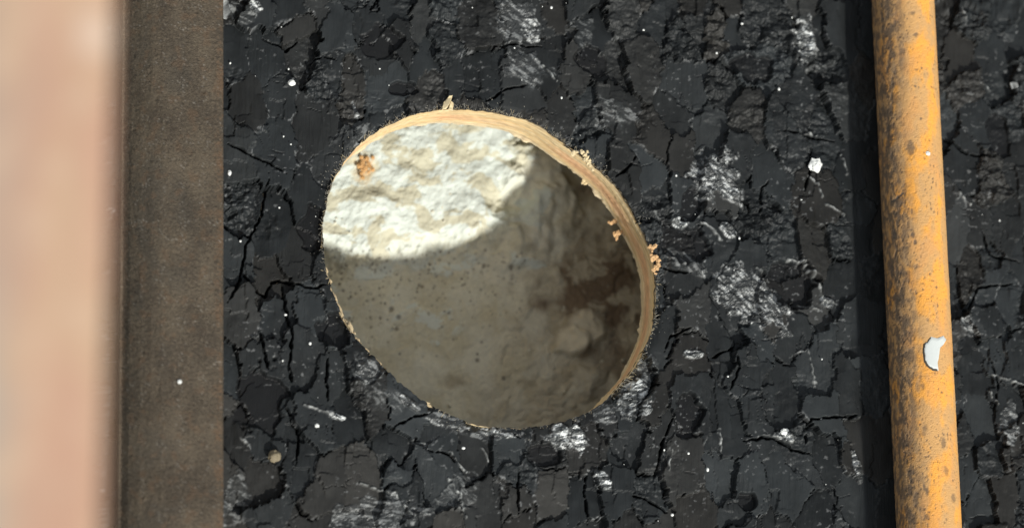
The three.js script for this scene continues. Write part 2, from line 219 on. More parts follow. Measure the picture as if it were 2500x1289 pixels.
const FLAKED = [[1835, 725, 118, 62, 0.6, 1], [1745, 425, 62, 72, 0.5, 1], [1790, 470, 40, 30, 0.3, 0.9], [1550, 975, 52, 46, -0.6, 1.15], [1385, 1070, 52, 30, 0.2, 1.1], [1255, 50, 58, 62, 0.3, 0.7], [1290, 165, 62, 48, 0.4, 0.75], [1965, 95, 36, 58, 0.1, 1], [1420, 75, 40, 40, 0.2, 0.4], [1680, 640, 60, 26, 0.6, 0.55], [895, 905, 40, 36, 0.4, 0.9], [1090, 1025, 60, 20, 0.1, 0.8], [1190, 1060, 44, 22, 0, 0.7], [930, 1255, 120, 42, -0.15, 0.75], [1120, 1200, 40, 60, 0.5, 0.45], [1500, 280, 60, 40, 0.2, 0.55], [2465, 1040, 26, 60, 0.1, 0.9], [2370, 795, 34, 26, 0.4, 0.8], [1590, 900, 24, 40, 0, 0.8], [575, 1220, 36, 60, 0.2, 0.6], [590, 30, 40, 34, 0.2, 0.6], [880, 335, 50, 24, -0.9, 0.6], [940, 970, 60, 30, 0.5, 0.4], [1990, 150, 40, 30, 0.5, 0.6], [1480, 1010, 40, 26, -0.5, 0.8], [1470, 1174, 20, 30, -0.5, 1.5], [1412, 1066, 15, 36, -0.25, 1.5], [1366, 1060, 22, 28, -0.5, 1.5], [2094, 1138, 11, 40, -0.2, 1.3], [870, 268, 8, 30, -0.35, 1.2], [2022, 736, 22, 14, 0.1, 1.5], [1664, 542, 20, 12, 0.4, 1.4], [1690, 866, 32, 10, 0, 1.4], [1575, 950, 14, 30, -0.4, 1.5], [1578, 1000, 18, 12, 0, 1.5], [1915, 1068, 34, 12, 0.3, 1.3], [1968, 92, 26, 34, 0, 1.4], [1760, 460, 50, 20, 0.4, 1.35], [1780, 560, 40, 14, 0.6, 1.2], [1300, 70, 30, 34, 0.4, 1.2], [620, 22, 20, 14, 0.2, 1.4], [825, 1018, 22, 9, 0.2, 1.4], [1220, 1056, 40, 12, 0.1, 1.3], [1000, 985, 30, 12, 0.5, 1.2]]
  .map(([x, y, a, b, r, w]) => [...at(x, y, 0), a, b, r, w]);

const [pa0, pv0] = at(2206, 0, 90), [pa1, pv1] = at(2270, 1289, 90), pipeU = (v) => lerp(pa0, pa1, (v - pv0) / (pv1 - pv0));
function coords(lo, fineLo, fineHi, hi, fine, coarse) { const o = []; for (let x = lo; x < fineLo; x += coarse) o.push(x); for (let x = fineLo; x < fineHi; x += fine) o.push(x); for (let x = fineHi; x <= hi; x += coarse) o.push(x); return o; }
(() => {
  const X = coords(U0, -790, 1400, U1, 2.2, 9), Y = coords(V0, -745, 745, V1, 2.2, 9), nx = X.length, ny = Y.length, N = nx * ny;
  const pos = new Float32Array(N * 3), col = new Float32Array(N * 3), uv = new Float32Array(N * 2), owner = new Int16Array(N), inside = new Uint8Array(N);
  let n = 0;
  for (let j = 0; j < ny; j++) for (let i = 0; i < nx; i++, n++) {
    let u = X[i], v = Y[j];
    const du = u - HC[0], dv = v - HC[1], R = holeR(u, v), r = Math.hypot(du, dv), sd = r - R;
    owner[n] = -1;
    if (sd < -3.2) { inside[n] = 1; pos.set([u * K, BY * K, v * K], n * 3); continue; }
    if (sd < 0.6) { u = HC[0] + du / r * R; v = HC[1] + dv / r * R; }
    const [a, b, border] = cells(u, v), p = siteP[a], s = sites[a];
    owner[n] = a;
    // broken ground near some areas, smooth blocks elsewhere
    const busy = sstep(-0.12, 0.3, fbm(u / 230, v / 230, 101, 2) + 0.0002 * (u - 300) - 0.0003 * v);
    let tint = 1, h = p.lift + p.tu * (u - s[0]) + p.tv * (v - s[1]);
    const pair = hash(Math.min(a, b), Math.max(a, b), 5), open = (pair < 0.64 ? 0 : (pair - 0.64) / 0.36) * sstep(-0.15, 0.25, noise(u / 48, v / 48, 113));
    const wid = 0.9 + 3.2 * open * (0.5 + 0.8 * Math.abs(noise(u / 40, v / 40, 111)));
    let crack = open > 0 ? open * sstep(wid, wid * 0.25, border) : 0;
    h -= 2.0 * sstep(10, 0, border) * (0.2 + open);
    h -= crack * (16 + 14 * open);
    // fine secondary cracks across and along the grain
    const fu = u + 9 * noise(u / 26, v / 30, 121), fv = v + 9 * noise(u / 26, v / 26, 123);
    const along = Math.abs(noise(fu / 21, fv / 150, 125)), across = Math.abs(noise(fu / 120, fv / 36, 127));
    const sec = Math.max(sstep(0.02, 0.004, along) * sstep(0.2, 0.45, noise(u / 60, v / 120, 129)), sstep(0.022, 0.004, across) * sstep(0.25, 0.45, noise(u / 90, v / 60, 131)));
    h -= sec * 4; crack = Math.max(crack, sec * 0.6);
    // grain, grit, crumbling
    h += 0.8 * noise(u / 7, v / 90, 141) + 0.5 * noise(u / 3.6, v / 40, 143) + 2.0 * fbm(u / 42, v / 60, 145, 3);
    const crumble = busy * sstep(0.25, 1, p.rough) * 0.75;
    const tt = fbm(u / 38, v / 30, 151, 4, 0.55) * 14; 
    h += crumble * (Math.floor(tt) * 1.9 + 1.9 * sstep(0.2, 0.8, tt - Math.floor(tt)) + 3.0 * fbm(u / 11, v / 13, 155, 3));
    // a second, finer order of blocks that stand a little higher or lower, in places
    const sub = sstep(0.0, 0.25, fbm(u / 160, v / 200, 133, 2) + 0.05);
    if (sub > 0) { const su = u + 8 * fbm(u / 24, v / 30, 135, 2), sv = v + 8 * fbm(u / 24, v / 24, 137, 2), iu = Math.floor(su / 38 + 0.5 * hash(Math.floor(sv / 62), a, 9)), iv = Math.floor(sv / 62 + 0.7 * hash(iu, a, 10)); h += sub * 8 * (hash(iu, iv, 11) - 0.5); tint = 1 + 0.3 * sub * (hash(iu, iv, 12) - 0.5); }
    // measured cracks
    for (const [x0, y0, x1, y1, c, st, en] of SEG) {
      if (u < Math.min(x0, x1) - 16 || u > Math.max(x0, x1) + 16 || v < Math.min(y0, y1) - 16 || v > Math.max(y0, y1) + 16) continue;
      const dx = x1 - x0, dy = y1 - y0, t = ((u - x0) * dx + (v - y0) * dy) / (dx * dx + dy * dy), tc = clamp(t);
      const d = Math.hypot(u - x0 - tc * dx + 5 * noise(u / 18, v / 18, 161), v - y0 - tc * dy + 5 * noise(u / 18, v / 18, 163));
      const taper = (st ? sstep(0, 0.5, t) * 0.75 + 0.25 : 1) * (en ? (1 - sstep(0.5, 1, t)) * 0.75 + 0.25 : 1), w2 = 4.6 * taper * (0.7 + 0.5 * noise(u / 20, v / 20, 165));
      const q = sstep(w2, w2 * 0.3, d); if (q > 0) { h -= q * 24 * taper; crack = Math.max(crack, q); }
    }
    let ridge = 0;
    for (const [x0, y0, x1, y1] of RSEG) {
      if (u < Math.min(x0, x1) - 12 || u > Math.max(x0, x1) + 12 || v < Math.min(y0, y1) - 12 || v > Math.max(y0, y1) + 12) continue;
      const dx = x1 - x0, dy = y1 - y0, t = clamp(((u - x0) * dx + (v - y0) * dy) / (dx * dx + dy * dy)), d = Math.hypot(u - x0 - t * dx + 6 * noise(u / 15, v / 15, 167), v - y0 - t * dy + 6 * noise(u / 15, v / 15, 169));
      ridge = Math.max(ridge, sstep(4.5, 1.5, d) * sstep(-0.4, 0.15, noise(u / 11, v / 11, 168)));
    }
    let hollowDark = 0;  // hollows are coloured darker than the blocks round them
    for (const [x, y, ra, rb, d, rot] of HOLLOWS) {
      const dx = u - x, dy = v - y; if (Math.abs(dx) > 130 || Math.abs(dy) > 130) continue;
      const e = Math.hypot((dx * Math.cos(rot) + dy * Math.sin(rot)) / ra, (-dx * Math.sin(rot) + dy * Math.cos(rot)) / rb) + 0.42 * fbm(u / 40, v / 40, 171, 3);
      const q = sstep(1.0, 0.86, e); if (q > 0) { h = lerp(h, h * 0.35 - d, q); hollowDark = Math.max(hollowDark, q); }
    }
    let flake = 0, fx = 1, fz = 0;
    for (const [x, y, ra, rb, rot, w] of FLAKED) {
      const dx = u - x, dy = v - y; const reach = 1.55 * Math.max(ra, rb); if (dx > reach || dx < -reach || dy > reach || dy < -reach) continue;
      const cr = Math.cos(rot), sr = Math.sin(rot), ea = (dx * cr + dy * sr) / ra, eb = (-dx * sr + dy * cr) / rb, raw = Math.sqrt(ea * ea + eb * eb); if (raw > 1.55) continue;
      const e = raw + 0.55 * fbm(u / 34, v / 30, 181, 3);
      const fl = (w < 0.95 ? 0.75 : 1) * w * sstep(1.02, 0.86, e); if (fl > flake) { flake = fl; fx = Math.cos(rot + 0.15); fz = Math.sin(rot + 0.15); }
    }
    if (flake > 0.02) {                   // torn layers: jagged slanted sheets with their ends turned to the light
      const q1 = (u * 0.35 + v) / 10 + 3.0 * fbm(u / 34, v / 22, 191, 3), fr = q1 - Math.floor(q1);
      h += flake * (3.2 * (fr - 0.5) + 4 * fbm(u / 16, v / 9, 195, 3) + 7 * fbm(u / 46, v / 40, 197, 2) + 3);
    }
    h += 5 * ridge;
    const quiet = sstep(-150, -122, u - pipeU(v)) * sstep(30, 0, u - pipeU(v)); h *= 1 - 0.75 * quiet; crack *= 1 - 0.7 * quiet; flake *= 1 - quiet; ridge *= 1 - quiet;
    // rounded shoulder at the cut, ragged
    h -= 9 * sstep(26, 0, sd) * (0.6 + 0.5 * noise(u / 14, v / 14, 201));
    // colours: black char, a little bluish or brownish per block; grey where flaked, ash on some lower borders
    const tone = 0.70 + 0.8 * p.tone * p.tone + 0.12 * p.warm + 0.4 * fbm(u / 60, v / 90, 211, 3);
    let c = mixc([0.0186, 0.0212, 0.0224], [0.0210, 0.0204, 0.0188], sstep(0.45, 0.95, p.warm));
    c = c.map((x) => x * tone * tint);
    c = c.map((x) => x * (1 - 0.72 * Math.min(1, crack)) * (1 - 0.3 * hollowDark)); c = mixc(c, [0.0072, 0.0072, 0.0078], 0.7 * hollowDark);
    if (flake > 0.02) {
      const lift = flake > 1.1 ? 1 + (flake - 1.1) * 2.2 : 1, st = sstep(-0.05, 0.35, fbm((u * fx + v * fz) / 34, (v * fx - u * fz) / 11, 221, 4, 0.62) + 0.2 * noise(u / 50, v / 50, 223));
      c = mixc(c, mixc([0.045, 0.048, 0.048].map((x) => x * lift), [0.34, 0.35, 0.345].map((x) => x * lift), st * (flake > 1 ? 1 : st)), clamp(flake));
    } else {
      const below = border < 9 ? sites[b][1] > sites[a][1] : false;
      const ash = (below ? 0.8 : 0.06) * sstep(6, 1.5, border) * sstep(0.08, 0.35, noise(u / 45, v / 45, 231)) * sstep(-0.3, 0.2, noise(u / 9, v / 9, 232)) + 0.5 * sstep(0.36, 0.5, fbm(u / 14, v / 11, 233, 3)) * sstep(0.05, 0.35, fbm(u / 170, v / 170, 235, 2) + 0.1 * busy);
      c = mixc(c, [0.20, 0.205, 0.205], clamp(ash) * (1 - quiet));
    }
    c = mixc(c, [0.36, 0.37, 0.36], ridge * (0.35 + 0.65 * sstep(-0.1, 0.3, noise(u / 20, v / 20, 237))));
    pos.set([u * K, (BY + h) * K, v * K], n * 3); col.set(c, n * 3); uv.set([u / 260, v / 260], n * 2);
    if (flake > 0.5) owner[n] = 5000;
  }
  const tri = new Map();
  const add = (o, a, b, c) => { if (!tri.has(o)) tri.set(o, []); tri.get(o).push(a, b, c); };
  const all = [];
  for (let j = 0; j < ny - 1; j++) for (let i = 0; i < nx - 1; i++) {
    const a = j * nx + i, b = a + 1, c = a + nx, d = c + 1;
    for (const [p, q, r] of [[a, c, b], [b, c, d]]) if (!(inside[p] || inside[q] || inside[r])) { all.push(p, q, r); let o = owner[p]; if (owner[q] === owner[r]) o = owner[q]; add(o, p, q, r); }
  }
  const whole = new THREE.BufferGeometry(); whole.setAttribute('position', new THREE.BufferAttribute(pos, 3)); whole.setIndex(all); whole.computeVertexNormals();
  const nor = whole.attributes.normal.array;
  function part(list) {
    const map = new Map(), P = [], Nn = [], C = [], T2 = [], I = [];
    for (const v of list) { let k = map.get(v); if (k === undefined) { k = map.size; map.set(v, k); P.push(pos[v * 3], pos[v * 3 + 1], pos[v * 3 + 2]); Nn.push(nor[v * 3], nor[v * 3 + 1], nor[v * 3 + 2]); C.push(col[v * 3], col[v * 3 + 1], col[v * 3 + 2]); T2.push(uv[v * 2], uv[v * 2 + 1]); } I.push(k); }
    const g = new THREE.BufferGeometry();
    g.setAttribute('position', new THREE.Float32BufferAttribute(P, 3)); g.setAttribute('normal', new THREE.Float32BufferAttribute(Nn, 3)); g.setAttribute('color', new THREE.Float32BufferAttribute(C, 3)); g.setAttribute('uv', new THREE.Float32BufferAttribute(T2, 2)); g.setIndex(I); return g;
  }
  const [fu0, fv0] = at(545, -10, 0), [fu1, fv1] = at(2510, 1300, 0);
  const score = (o) => { if (o === 5000) return -1; const l = tri.get(o); let inF = 0; for (let i = 0; i < l.length; i += 3) { const x = pos[l[i] * 3] / K, z = pos[l[i] * 3 + 2] / K; if (x > fu0 && x < fu1 && z > fv0 && z < fv1) inF++; } return inF; };
  const order = [...tri.keys()].filter((o) => o !== 5000).map((o) => [score(o), o]).sort((a, b) => b[0] - a[0]);
  const rest = [];
  order.forEach(([s, o], k) => { if (k < 280 && s > 40) mesh('char_block', part(tri.get(o)), M.char, board); else rest.push(...tri.get(o)); });
  tag(mesh('char_crust', part(rest), M.char, board), null, null, null, 'stuff');
  tag(mesh('flaked_char', part(tri.get(5000)), M.silver, board), 'silvery grey torn and layered char', null, null, 'stuff');
})();
// the cut edge of the hole: raw wood, saw rings, a thin scorched line on top
(() => {
  const rows = 34, pos = [], col = [], idx = [];
  for (let j = 0; j <= rows; j++) for (let i = 0; i <= NRIM; i++) {
    const k = i % NRIM, a = k / NRIM * 6.2831853, ca = Math.cos(a) * 40, sa = Math.sin(a) * 40, t = j / rows;
    const d = t * (T - 1);
    let off = edge[k][0] * 0 + rimJ[k] * (1 - sstep(0, 0.12, t)) + 1.3;
    off += 1.6 * noise(ca * 1.2, sa * 1.2 + d / 9, 301) + 0.9 * noise(k / 3, d / 3, 305) + 1.4 * Math.sin(d / 6.5 + 2 * noise(ca / 6, sa / 6, 303)) * 0.6;
    if (t > 0.9) off -= sstep(0.86, 1, t) * (11 * Math.max(0, fbm(k / 17, 2, 309, 4, 0.65)) + 5 * noise(k / 40, 7, 310));   // torn fringe at the underside
    const y = BY - d - (j === 0 ? -0.5 : 0) - 7 + 7 * t;
    pos.push((rim[k][0] + rimN[k][0] * off) * K, y * K, (rim[k][1] + rimN[k][1] * off) * K);
    const s = fbm(k / 60, d / 7, 311, 4), s2 = fbm(k / 9, d / 2.4, 315, 2);
    let c = mixc([0.72, 0.51, 0.25], [0.78, 0.63, 0.38], sstep(-0.3, 0.3, s));
    const pink = sstep(0.32, 0.5, t) * sstep(0.85, 0.65, t) * sstep(-0.15, 0.15, fbm(k / 90, 4, 317, 2) + 0.05);
    c = mixc(c, [0.74, 0.40, 0.21], pink * 0.75);
    c = mixc(c, [0.74, 0.62, 0.42], sstep(0.84, 0.95, t) * 0.8);
    c = c.map((x) => x * (0.97 + 0.36 * s2)); c = mixc(c, [0.36, 0.24, 0.13], 0.5 * sstep(0.28, 0.5, fbm(k / 26, d / 3, 321, 3)));
    c = mixc([0.05, 0.04, 0.03], c, sstep(0.0, 0.09 + 0.14 * noise(k / 14, 5, 319), t));
    col.push(...c);
  }
  for (let j = 0; j < rows; j++) for (let i = 0; i < NRIM; i++) { const a = j * (NRIM + 1) + i, b = a + NRIM + 1; idx.push(a, b, a + 1, a + 1, b, b + 1); }
  const g = new THREE.BufferGeometry(); g.setAttribute('position', new THREE.Float32BufferAttribute(pos, 3)); g.setAttribute('color', new THREE.Float32BufferAttribute(col, 3)); g.setIndex(idx); g.computeVertexNormals();
  mesh('cut_edge', g, M.rawWood, board).userData.label = 'pale raw wood edge cut round the hole';
})();
// the solid of the board below its char, and the battens it stands on
(() => {
  const s = new THREE.Shape(); const e = 6;
  s.moveTo((U0 + e) * K, -(V0 + e) * K); s.lineTo((U1 - e) * K, -(V0 + e) * K); s.lineTo((U1 - e) * K, -(V1 - e) * K); s.lineTo((U0 + e) * K, -(V1 - e) * K); s.closePath();
  const hp = new THREE.Path(); rim.forEach((p, i) => { const x = (p[0] + rimN[i][0] * 14) * K, y = -(p[1] + rimN[i][1] * 14) * K; i ? hp.lineTo(x, y) : hp.moveTo(x, y); }); hp.closePath(); s.holes.push(hp);
  const g = new THREE.ExtrudeGeometry(s, { depth: (T - 48) * K, bevelEnabled: false }); g.rotateX(-Math.PI / 2);
  mesh('board_body', g, M.coreWood, board);
  const hgt = DEPTH - T + 10, wid = 90;
  for (const [x, z, w, d] of [[(U0 + U1) / 2, V0 + 60, U1 - U0 - 40, wid], [(U0 + U1) / 2, V1 - 60, U1 - U0 - 40, wid], [U0 + 66, 0, wid, V1 - V0 - 214], [U1 - 66, 0, wid, V1 - V0 - 214]]) {
    const b = new THREE.BoxGeometry(w * K, hgt * K, d * K); b.translate(x * K, -hgt / 2 * K, z * K); mesh('batten', b, M.coreWood, board);
  }
})();
// small irregular solids
function pebble(r, sx, sy, sz, sd, rough = 0.35) {
  const g = new THREE.IcosahedronGeometry(1, 3), p = g.attributes.position;
  for (let i = 0; i < p.count; i++) { const x = p.getX(i), y = p.getY(i), z = p.getZ(i), f = r * (1 + rough * (noise(x * 1.6 + sd, y * 1.6 + z * 1.3, sd) + 0.5 * noise(x * 4 + z * 2, y * 4 + sd, sd + 3))); p.setXYZ(i, x * f * sx * K, y * f * sy * K, z * f * sz * K); }
  g.computeVertexNormals(); return g;
}
function shardGeo(outline, h, thick, tiltU = 0, tiltV = 0, jag = 2, sd = 1) {   // outline in picture points, lying on the board at height h
  const pts = []; const c = at(outline.reduce((a, p) => a + p[0], 0) / outline.length, outline.reduce((a, p) => a + p[1], 0) / outline.length, h);
  for (let i = 0; i < outline.length; i++) { const a = at(...outline[i], h), b = at(...outline[(i + 1) % outline.length], h), n = Math.max(2, Math.round(Math.hypot(b[0] - a[0], b[1] - a[1]) / 6)); for (let k = 0; k < n; k++) { const t = k / n, u = lerp(a[0], b[0], t), v = lerp(a[1], b[1], t); pts.push(new THREE.Vector2((u - c[0] + jag * noise(u / 7, v / 7, sd)) * K, -(v - c[1] + jag * noise(u / 7, v / 7, sd + 5)) * K)); } }
  const g = new THREE.ExtrudeGeometry(new THREE.Shape(pts), { depth: thick * K, bevelEnabled: true, bevelThickness: thick * 0.35 * K, bevelSize: thick * 0.3 * K, bevelSegments: 1 });
  g.rotateX(-Math.PI / 2); const p = g.attributes.position, uv = g.attributes.uv, cc = [];
  for (let i = 0; i < p.count; i++) { const u = p.getX(i) / K, v = p.getZ(i) / K; p.setY(i, p.getY(i) + (tiltU * u + tiltV * v + 0.8 * noise(u / 6, v / 6, sd + 9)) * K); uv.setXY(i, u / 60, v / 60); p.setY(i, p.getY(i) + 8 * noise(u / 13, v / 13, sd + 11) * K); const s = sstep(-0.45, 0.4, fbm((u + v) / 12, (v - u) / 4, sd + 13, 3)); cc.push(...mixc([0.05, 0.052, 0.052], [0.66, 0.68, 0.67], s)); }
  g.setAttribute('color', new THREE.Float32BufferAttribute(cc, 3));
  g.computeVertexNormals(); g.translate(c[0] * K, (BY + h) * K, c[1] * K); return g;
}
const blob = (x, y, rx, ry, n = 9, rot = 0, sd = 1) => Array.from({ length: n }, (_, i) => { const a = i / n * 6.2832, f = 0.75 + 0.5 * hash(i, sd, 3); const p = Math.cos(a) * rx * f, q = Math.sin(a) * ry * f; return [x + p * Math.cos(rot) - q * Math.sin(rot), y + p * Math.sin(rot) + q * Math.cos(rot)]; });
[ // loose grey and pale shards of char still attached to the face
  [[[543, 2], [556, 4], [560, 30], [552, 46], [543, 44]], 10, 'paleShard', 0, -0.1],
  [[[2466, 203], [2484, 202], [2487, 212], [2474, 216]], 10, 'paleShard', 0, -0.3],
].forEach(([o, h, m, a, b], i) => { if (h > -100) mesh('char_flake', shardGeo(o, h, 3, a, b, 2.5, i + 3), M[m], board); });
// torn wood at the cut: splinters, curls, crumbs and fine fuzz
(() => {
  const sp = (o, h, a, b, i, m = M.cream) => shardGeo(o, h, 3.5, a, b, 1.5, i);
  mesh('splinter', mergeGeometries([sp([[1078, 268], [1084, 250], [1096, 236], [1103, 234], [1098, 250], [1088, 266]], 9, 0, 0.1, 31), sp([[1094, 268], [1100, 248], [1106, 252], [1104, 270]], 7, 0, 0.1, 32)]), M.cream, board).userData.label = 'pale two pronged splinter standing up from the rim';
  const crumbAt = (list, h) => mergeGeometries(list.map(([x, y, r], i) => { const g = pebble(r * 0.9, rr(0.7, 1.7), 0.8, rr(0.7, 1.7), i + 40, 0.9), [u, v] = at(x, y, h); g.rotateY(rr(0, 3)); g.translate(u * K, (BY + h) * K, v * K); return g; }));
  mesh('wood_curl', crumbAt([[1422, 371, 5], [1428, 378, 7], [1431, 388, 7], [1437, 395, 6], [1441, 404, 5], [1408, 371, 4], [1400, 374, 4], [1447, 414, 4], [1434, 370, 4]], 5), M.cream, board);
  mesh('wood_curl', crumbAt([[1587, 602, 5], [1594, 604, 6], [1600, 601, 4], [1592, 613, 5], [1590, 622, 4], [1595, 631, 5], [1602, 628, 6], [1608, 636, 5], [1608, 645, 5], [1603, 653, 5], [1596, 659, 4], [1601, 668, 3]], 4), M.tan, board);
  mesh('wood_crumb', crumbAt([[1491, 544, 6], [1500, 541, 5], [1507, 535, 5], [1513, 541, 5]], -T + 8), M.tan, board);
  mesh('wood_crumb', crumbAt([[1502, 572, 6], [1506, 580, 5], [1512, 568, 4.5], [1520, 565, 5], [1526, 570, 5]], -T + 10), M.tan, board);
  mesh('wood_crumb', crumbAt([[1425, 440, 6], [1430, 447, 5]], -T + 6), M.cream, board);
  const fz = [], fzPale = [];
  for (let i = 0; i < 1000; i++) {
    const k = Math.floor(rnd() * NRIM), nrm = rimN[k], up = nrm[1] < 0.35 || nrm[0] > 0.2; if (!up && rnd() < 0.75) continue;
    const L = 3 + 13 * Math.pow(rnd(), 2.2), a = rr(-1.1, 1.1), dx = nrm[0] * Math.cos(a) - nrm[1] * Math.sin(a), dz = nrm[0] * Math.sin(a) + nrm[1] * Math.cos(a), x = edge[k][0] + nrm[0] * rr(-2, 3), z = edge[k][1] + nrm[1] * rr(-2, 3), y = BY + rr(-8, -1), rise = rr(0.05, 0.6) * L;
    const p1 = [x, y, z], p2 = [x + dx * L * 0.5, y + rise * 0.75, z + dz * L * 0.5], p3 = [x + dx * L, y + rise, z + dz * L];
    const c = new THREE.QuadraticBezierCurve3(new THREE.Vector3(...p1).multiplyScalar(K), new THREE.Vector3(...p2).multiplyScalar(K), new THREE.Vector3(...p3).multiplyScalar(K));
    (rnd() < 0.3 ? fzPale : fz).push(new THREE.TubeGeometry(c, 3, rr(0.22, 0.42) * K, 3, false));
  }
  tag(mesh('wood_fibres', mergeGeometries(fz), M.fibre, board), null, null, null, 'stuff');
  tag(mesh('wood_fibres', mergeGeometries(fzPale), M.cream, board), null, null, null, 'stuff');
  const saw = [];
  for (let i = 0; i < 520; i++) { const k = Math.floor(rnd() * NRIM), n = rimN[k], f = 1 + 34 * Math.pow(rnd(), 2.4), r = rr(0.5, 1.3), g = new THREE.TetrahedronGeometry(r * K); g.scale(rr(0.6, 2), 0.7, rr(0.6, 2)); g.rotateY(rr(0, 6.28)); g.translate((edge[k][0] + n[0] * f) * K, (BY + rr(-6, 2) * Math.max(0, 1 - f / 20) + 1) * K, (edge[k][1] + n[1] * f) * K); saw.push(g); }
  tag(mesh('sawdust', mergeGeometries(saw), M.fibre, board), null, null, null, 'stuff');
  // bright torn wood clinging to the lower rim
  const torn = [];
  const tornMat = new THREE.MeshStandardMaterial({ name: 'torn_wood', color: new THREE.Color().setRGB(0.52, 0.41, 0.25), roughness: 0.9 });
  const near = (x, y) => { const [u, v] = at(x, y, 0); let bk = 0, bd = 1e9; for (let k = 0; k < NRIM; k++) { const d = (rim[k][0] - u) ** 2 + (rim[k][1] - v) ** 2; if (d < bd) { bd = d; bk = k; } } return bk; };
  for (let i = 0; i < 80; i++) {
    const t = rnd(), py = i < 66 ? lerp(655, 888, t) : lerp(888, 985, t), px = 796 + (py < 720 ? (py - 655) * 0.22 : py < 800 ? 810 - 796 + (py - 720) * 0.55 : py < 890 ? 58 + (py - 800) * 0.85 : 135 + (py - 890) * 1.3);
    const k = near(px, py), n = rimN[k], z = Math.pow(rnd(), 2), L = 2 + 11 * z, g = pebble(1, 1.6 + 3 * z * rnd(), 3, L, i + 60, 0.7); g.rotateY(Math.atan2(-n[1], n[0]) + rr(-0.35, 0.35)); g.translate((edge[k][0] - n[0] * rr(-2, 4)) * K, (BY - rr(5, 16)) * K, (edge[k][1] - n[1] * rr(-2, 4)) * K); torn.push(g);
  }
  if (torn.length) tag(mesh('torn_wood', mergeGeometries(torn), tornMat, board), null, null, null, 'stuff');
})();

// ---------------------------------------------------------------- rusty bar along one side of the board
(() => {
  const HB = 130;                         // top of the bar above the board
  const prof = [[2, 6], [1.5, 60], [0, HB - 7], [-1.5, HB - 3], [-5, HB], [-60, HB + 1], [-118, HB - 1], [-140, HB - 6], [-165, HB - 18], [-190, HB - 38], [-210, HB - 62], [-224, HB - 90], [-230, 40], [-231, 6]];
  // finer profile
  const fine = []; for (let i = 0; i < prof.length - 1; i++) { const n = Math.max(1, Math.round(Math.hypot(prof[i + 1][0] - prof[i][0], prof[i + 1][1] - prof[i][1]) / 3)); for (let k = 0; k < n; k++) fine.push([lerp(prof[i][0], prof[i + 1][0], k / n), lerp(prof[i][1], prof[i + 1][1], k / n)]); } fine.push(prof[prof.length - 1]);
  const [ua, va] = at(545, -20, HB), [ub, vb] = at(545, 1310, HB);
  const V = []; for (let v = -1900; v < -720; v += 40) V.push(v); for (let v = -720; v < 740; v += 3) V.push(v); for (let v = 740; v <= 1900; v += 40) V.push(v);
  const m = fine.length, pos = [], col = [], uv = [], idx = [];
  V.forEach((v) => { const u0 = lerp(ua, ub, (v - va) / (vb - va)); fine.forEach(([x, y], i) => {
    const s = i * 3, e = i > m * 0.45 ? 1 : 0;
    const b = 1.2 * noise(s / 5, v / 5, 401) + 1.0 * noise(s / 11, v / 13, 403) + 0.8 * fbm(s / 60, v / 120, 405, 2) + 2.6 * sstep(0.34, 0.5, noise(s / 7, v / 7, 407)) - 3 * sstep(0.42, 0.6, noise(s / 16, v / 22, 409));
    const nxn = x < -120 ? -0.6 : 0;
    pos.push((u0 + x + b * nxn) * K, (y + b * 0.8) * K, v * K); uv.push(s / 200, v / 200);
    const mo = fbm(s / 70, v / 110, 411, 4), fi = noise(s / 6, v / 6, 413), fi2 = noise(s / 3.2, v / 3.2, 415);
    let c = mixc([0.050, 0.037, 0.0235], [0.110, 0.085, 0.056], sstep(-0.5, 0.5, 0.6 * mo + 0.7 * fi + 0.6 * fi2));
    c = mixc(c, [0.044, 0.039, 0.030], sstep(0.05, 0.4, fbm(s / 120, v / 160, 417, 3)) * 0.35);
    c = mixc(c, [0.115, 0.068, 0.036], sstep(24, 4, Math.abs(x + 4)) * sstep(-0.1, 0.35, fi + mo) * 0.8 + 0.4 * sstep(0.15, 0.45, fbm(s / 30, v / 30, 419, 3)));
    c = mixc(c, [0.22, 0.20, 0.17], sstep(0.38, 0.55, fi2 + 0.25 * noise(s / 40, v / 40, 421)) * 0.8);
    col.push(...c);
  }); });
  for (let j = 0; j < V.length - 1; j++) for (let i = 0; i < m - 1; i++) { const a = j * m + i, b = a + m; idx.push(a, a + 1, b, a + 1, b + 1, b); }
  const g = new THREE.BufferGeometry(); g.setAttribute('position', new THREE.Float32BufferAttribute(pos, 3)); g.setAttribute('color', new THREE.Float32BufferAttribute(col, 3)); g.setAttribute('uv', new THREE.Float32BufferAttribute(uv, 2)); g.setIndex(idx); g.computeVertexNormals();
  M.rust = new THREE.MeshStandardMaterial({ name: 'rusty_steel', vertexColors: true, roughness: 0.78, metalness: 0.0, bumpMap: gritTex, bumpScale: 5 * K });
  const t = tag(thing('rusty_bar', [0, 0, 0]), 'dark brown rusty steel bar lying beside the charred board', 'metal bar');
  mesh('bar_body', g, M.rust, t);
  for (const v of [-1900, 1900]) { const u0 = lerp(ua, ub, (v - va) / (vb - va)); const s = new THREE.Shape(prof.map(([x, y]) => new THREE.Vector2((u0 + x) * K, y * K))); const c = new THREE.ShapeGeometry(s); c.translate(0, 0, v * K); const cols = new Float32Array(c.attributes.position.count * 3).fill(0.06); c.setAttribute('color', new THREE.BufferAttribute(cols, 3)); mesh('end_face', c, M.rust, t); }
  // single pale grit grain on the bar
  const gp = pebble(5, 1, 0.7, 1, 77, 0.3), p = atV(437, 932, HB + 3); gp.translate(p.x, p.y, p.z);
  tag(mesh('grit_grain', gp, M.ash), 'tiny white grain lying alone on the rusty steel bar', 'grit grain');
})();

